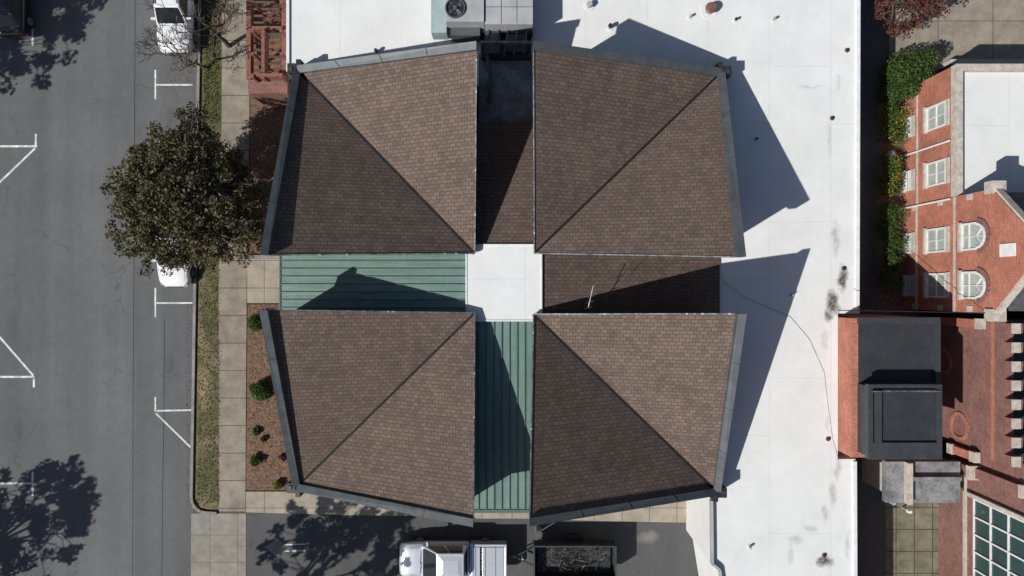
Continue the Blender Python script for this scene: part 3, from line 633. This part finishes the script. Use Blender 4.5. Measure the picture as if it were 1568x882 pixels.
scatter('leaf_litter',lambda:(285+abs(random.gauss(0,6)),random.uniform(450,770)),160,.035,'drygrass',.02)
# ---------------------------------------------------------------- vehicles
def loft(m,st,mt):
    vs=[];R=None
    for (x,w,zt,zb) in st:
        half=[(0,zt+.02),(.55*w,zt+.01),(.88*w,zt-.03),(w,zt-.16),(w*1.0,(zt+zb)/2),(w*.96,zb),(0,zb)]
        ring=half+[(-a,c) for a,c in half[-2:0:-1]]; R=len(ring); vs+=[(x,a,c) for a,c in ring]
    fs=[]
    for i in range(len(st)-1):
        for k in range(R): fs.append((i*R+k,i*R+(k+1)%R,(i+1)*R+(k+1)%R,(i+1)*R+k))
    fs.append(tuple(range(R))[::-1]); fs.append(tuple(range((len(st)-1)*R,len(st)*R))); m.add(vs,fs,mt)
def vehicle(name,px,py,rz,L,Wd,body,cab,col='whitecar',bed=None,rack=False,h0=1.0,sunroof=False):
    x,y=W(px,py,h0); e=empty(name,(x,y,0),rz); w=Wd/2
    m=MB(); loft(m,[(a*L,b_*w,c,d) for a,b_,c,d in body],col); m.build('body',e,smooth=True,sub=2)
    (xb0,xb1,zb,wb,xt0,xt1,zt,wt)=cab; xb0*=L;xb1*=L;xt0*=L;xt1*=L
    Bt=[(xb0,-wb,zb),(xb1,-wb,zb),(xb1,wb,zb),(xb0,wb,zb)]; Tp=[(xt0,-wt,zt),(xt1,-wt,zt),(xt1,wt,zt),(xt0,wt,zt)]
    m=MB(); m.add(Bt+Tp,[(3,2,1,0),(4,5,6,7),(0,1,5,4),(1,2,6,5),(2,3,7,6),(3,0,4,7)],col)
    cx_=(xt0+xt1)/2; lx=(xt1-xt0)/2
    m.add([(cx_-lx*.86,-wt*.8,zt),(cx_+lx*.86,-wt*.8,zt),(cx_+lx*.86,wt*.8,zt),(cx_-lx*.86,wt*.8,zt),(cx_-lx*.55,-wt*.45,zt+.045),(cx_+lx*.55,-wt*.45,zt+.045),(cx_+lx*.55,wt*.45,zt+.045),(cx_-lx*.55,wt*.45,zt+.045)],[(4,5,6,7),(0,1,5,4),(1,2,6,5),(2,3,7,6),(3,0,4,7)],col)
    m.build('cabin',e,bevel=.05,smooth=False)
    m=MB()
    def pane(a,b_,c,d,u0,u1,v0,v1,off=.022,mt='glass'):
        a,b_,c,d=map(Vector,(a,b_,c,d)); n=(b_-a).cross(d-a).normalized()*off
        f=lambda u,v:(a.lerp(b_,u)).lerp(d.lerp(c,u),v)+n
        q=[f(u0+.04,v0),f(u1-.04,v0),f(u1,v0+.1),f(u1,v1-.08),f(u1-.03,v1),f(u0+.03,v1),f(u0,v1-.08),f(u0,v0+.1)]; m.add(q,[tuple(range(8))],mt)
    pane(Bt[1],Bt[2],Tp[2],Tp[1],.05,.95,.14,.96); pane(Bt[3],Bt[0],Tp[0],Tp[3],.08,.92,.15,.93)
    for s in ((Bt[0],Bt[1],Tp[1],Tp[0]),(Bt[2],Bt[3],Tp[3],Tp[2])):
        pane(*s,.08,.49,.12,.93); pane(*s,.52,.92,.12,.93)
    if sunroof: m.box(cx_+lx*.1,cx_+lx*.5,-wt*.42,wt*.42,zt+.046,zt+.052,'glass')
    m.build('glass',e)
    m=MB()
    for sx in (-.30,.315):
        for sy in (-1,1):
            r=.34; yy=sy*(w-.12); n=18
            m.tube([(sx*L,yy-.11,r),(sx*L,yy+.115,r)],[r,r],'tyre',n); m.tube([(sx*L,yy+sy*.10,r),(sx*L,yy+sy*.13,r)],[r*.6,r*.55],'chrome',n)
    m.build('wheels',e)
    m=MB(); zf=body[-2][2]; zh=body[-4][2]
    for sy in (-1,1):
        m.beam((.480*L,sy*w*.56,zf-.05),(.450*L,sy*w*.82,zf-.0),.12,.12,'lampg'); m.beam((-.490*L,sy*w*.68,.85),(-.476*L,sy*w*.87,.85),.08,.2,'red')
        m.beam((xb1-.35,sy*(wb),zb+.10),(xb1-.33,sy*(w+.13),zb+.12),.11,.14,col)
        m.tube([(xb1+.05,sy*w*.78,zb+.075),(.40*L,sy*w*.72,zh+.015)],[.008,.008],'dark',4)
    m.box(.49*L,.503*L,-w*.45,w*.45,.45,.66,'dark')
    m.tube([(xb1-.02,-wb*.7,zb+.07),(xb1+.03,wb*.1,zb+.05)],[.014,.014],'dark',4); m.tube([(xb1-.02,0,zb+.07),(xb1+.03,wb*.7,zb+.05)],[.014,.014],'dark',4)
    if rack:
        for sy in (-1,1): m.beam((xt0+.15,sy*(wt-.06),zt+.06),(xt1-.15,sy*(wt-.06),zt+.06),.04,.05,'dark')
        for t_ in (.25,.7): m.beam((xt0+(xt1-xt0)*t_,-wt+.06,zt+.09),(xt0+(xt1-xt0)*t_,wt-.06,zt+.09),.05,.03,'dark')
    m.build('trim',e)
    if bed:
        m=MB(); b0,b1,zb2=bed; b0*=L;b1*=L; ww=w*.97
        m.box(b0,b1,-ww,-ww+.12,.6,zb2,col); m.box(b0,b1,ww-.12,ww,.6,zb2,col); m.box(b0,b0+.09,-ww+.122,ww-.122,.6,zb2,col); m.box(b1-.06,b1,-ww+.122,ww-.122,.6,zb2,col)
        m.box(b0+.092,b1-.062,-ww+.124,ww-.124,.6,.80,'drip'); 
        m.box(b1-.52,b1-.08,-ww+.13,ww-.13,.9,zb2+.04,'silver'); m.box(b1-.31,b1-.28,-ww+.13,ww-.13,zb2+.041,zb2+.05,'dark')
        m.box(b0+.14,b1-.64,-ww+.17,ww-.17,zb2-.08,zb2-.03,'silver')
        for sx in (.3,.58): m.box(b0+(b1-b0)*sx-.015,b0+(b1-b0)*sx+.015,-ww+.17,ww-.17,zb2-.03,zb2-.02,'dark')
        m.build('bed',e,bevel=.012)
    return e
sedan=[(-.5,.70,.78,.35),(-.49,.86,.86,.28),(-.44,.96,.95,.22),(-.28,1,.98,.2),(0,1,.97,.2),(.2,1,.95,.2),(.36,.97,.86,.2),(.45,.90,.76,.22),(.49,.76,.66,.28),(.5,.60,.58,.33)]
suv=[(-.5,.78,.88,.4),(-.49,.9,.98,.33),(-.45,.98,1.06,.28),(-.28,1,1.08,.26),(0,1,1.08,.26),(.2,1,1.06,.26),(.37,.98,1.0,.26),(.46,.92,.92,.3),(.49,.8,.82,.35),(.5,.66,.72,.4)]
vehicle('parked_car',262,378,-math.pi/2,4.3,1.78,sedan,(-.42,.25,.9,.80,-.30,.09,1.43,.60))
vehicle('parked_suv',264,10,-math.pi/2,4.7,1.88,suv,(-.47,.22,1.0,.84,-.42,.06,1.68,.66),rack=True,sunroof=True)
vehicle('parked_car',8,-14,math.pi/2,4.6,1.82,sedan,(-.42,.22,.9,.80,-.30,.07,1.43,.60),col='blackcar')
trk=[(-.16,.98,1.06,.4),(-.15,1,1.12,.38),(.02,1,1.08,.38),(.03,1,1.12,.36),(.2,1,1.12,.35),(.3,1,1.12,.35),(.42,.97,1.08,.36),(.475,.92,1.0,.4),(.495,.82,.88,.45),(.5,.7,.78,.5)]
vehicle('pickup_truck',693,859,math.pi,5.75,1.95,trk,(-.14,.29,1.10,.88,-.115,.13,1.80,.70),col='silver',bed=(-.5,-.165,1.2))
tr=empty('utility_trailer',(*W(880,860,1.2),0),math.pi); m=MB(); l,w=2.15,.88
m.box(-l,l,-w,w,.5,.58,'dark')
for a in (-w,w):
    for z in (.62,.95,1.28,1.4): m.beam((-l,a,z),(l,a,z),.07,.05,'bcop')
    for i in range(9): m.beam((-l+i*l/4,a,.5),(-l+i*l/4,a,1.42),.05,.05,'dark')
    m.box(-l,l,a-.01,a+.01,.6,1.35,'black')
    m.tube([(0,a*1.13-.09,.33),(0,a*1.13+.09,.33)],[.33,.33],'tyre',16); m.box(-.5,.5,a*1.13-.13,a*1.13+.13,.68,.72,'dark')
for x in (-l,l):
    for z in (.62,.95,1.4): m.beam((x,-w,z),(x,w,z),.07,.05,'bcop')
    m.box(x-.01,x+.01,-w,w,.6,1.35,'black')
m.beam((l,-.5,.5),(l+1.05,0,.5),.07,.07,'dark'); m.beam((l,.5,.5),(l+1.05,0,.5),.07,.07,'dark'); m.cyl(l+.6,0,.05,.1,.9,'hvac',10); m.box(l+.9,l+1.25,-.06,.06,.46,.56,'drip')
m.build('frame',tr)
m=MB()
for i in range(300):
    x=max(-1.9,min(1.9,random.gauss(.0,1.0))); y=random.uniform(-.75,.75); z=random.uniform(.7,1.05); a=random.gauss(0,.6); s=random.uniform(.1,.5)
    m.tube([(x,y,z),(max(-2,min(2,x+s*math.cos(a))),max(-.82,min(.82,y+s*math.sin(a))),z+random.uniform(-.1,.12))],[random.uniform(.008,.02)]*2,random.choice(('straw','dark','bcop','dark')),4)
m.box(-1.95,1.95,-.8,.8,.581,.72,'bcop'); m.build('brush_load',tr)
b=MB(); x,y=W(825,818,.9); b.cyl(x,y,.16,0,.85,'gutter',14); b.cyl(x,y,.2,.85,.93,'cop',14); b.build('bollard')
# ---------------------------------------------------------------- light, world, camera
el=math.atan(1/math.hypot(.93,.57)); to_sun=Vector((-.93,-.57,1)).normalized()
sl=bpy.data.lights.new('sun','SUN'); sl.energy=5.0; sl.angle=math.radians(.5); sl.color=(1,.965,.91)
so=bpy.data.objects.new('sun',sl); scene.collection.objects.link(so); so.rotation_euler=to_sun.to_track_quat('Z','Y').to_euler(); so.location=(-20,-12,30)
w=bpy.data.worlds.new('World'); scene.world=w; w.use_nodes=True; nt=w.node_tree; bg=nt.nodes['Background']
sk=nt.nodes.new('ShaderNodeTexSky'); sk.sky_type='NISHITA'; sk.sun_disc=False; sk.sun_elevation=el; sk.sun_rotation=math.atan2(-.93,-.57)%(2*math.pi)
nt.links.new(sk.outputs[0],bg.inputs[0]); bg.inputs[1].default_value=.066
cd=bpy.data.cameras.new('camera'); cd.sensor_width=36; cd.lens=36*F/1568; cd.clip_end=2000; co=bpy.data.objects.new('camera',cd); scene.collection.objects.link(co); co.location=(0,0,H); co.rotation_euler=(0,0,0); scene.camera=co
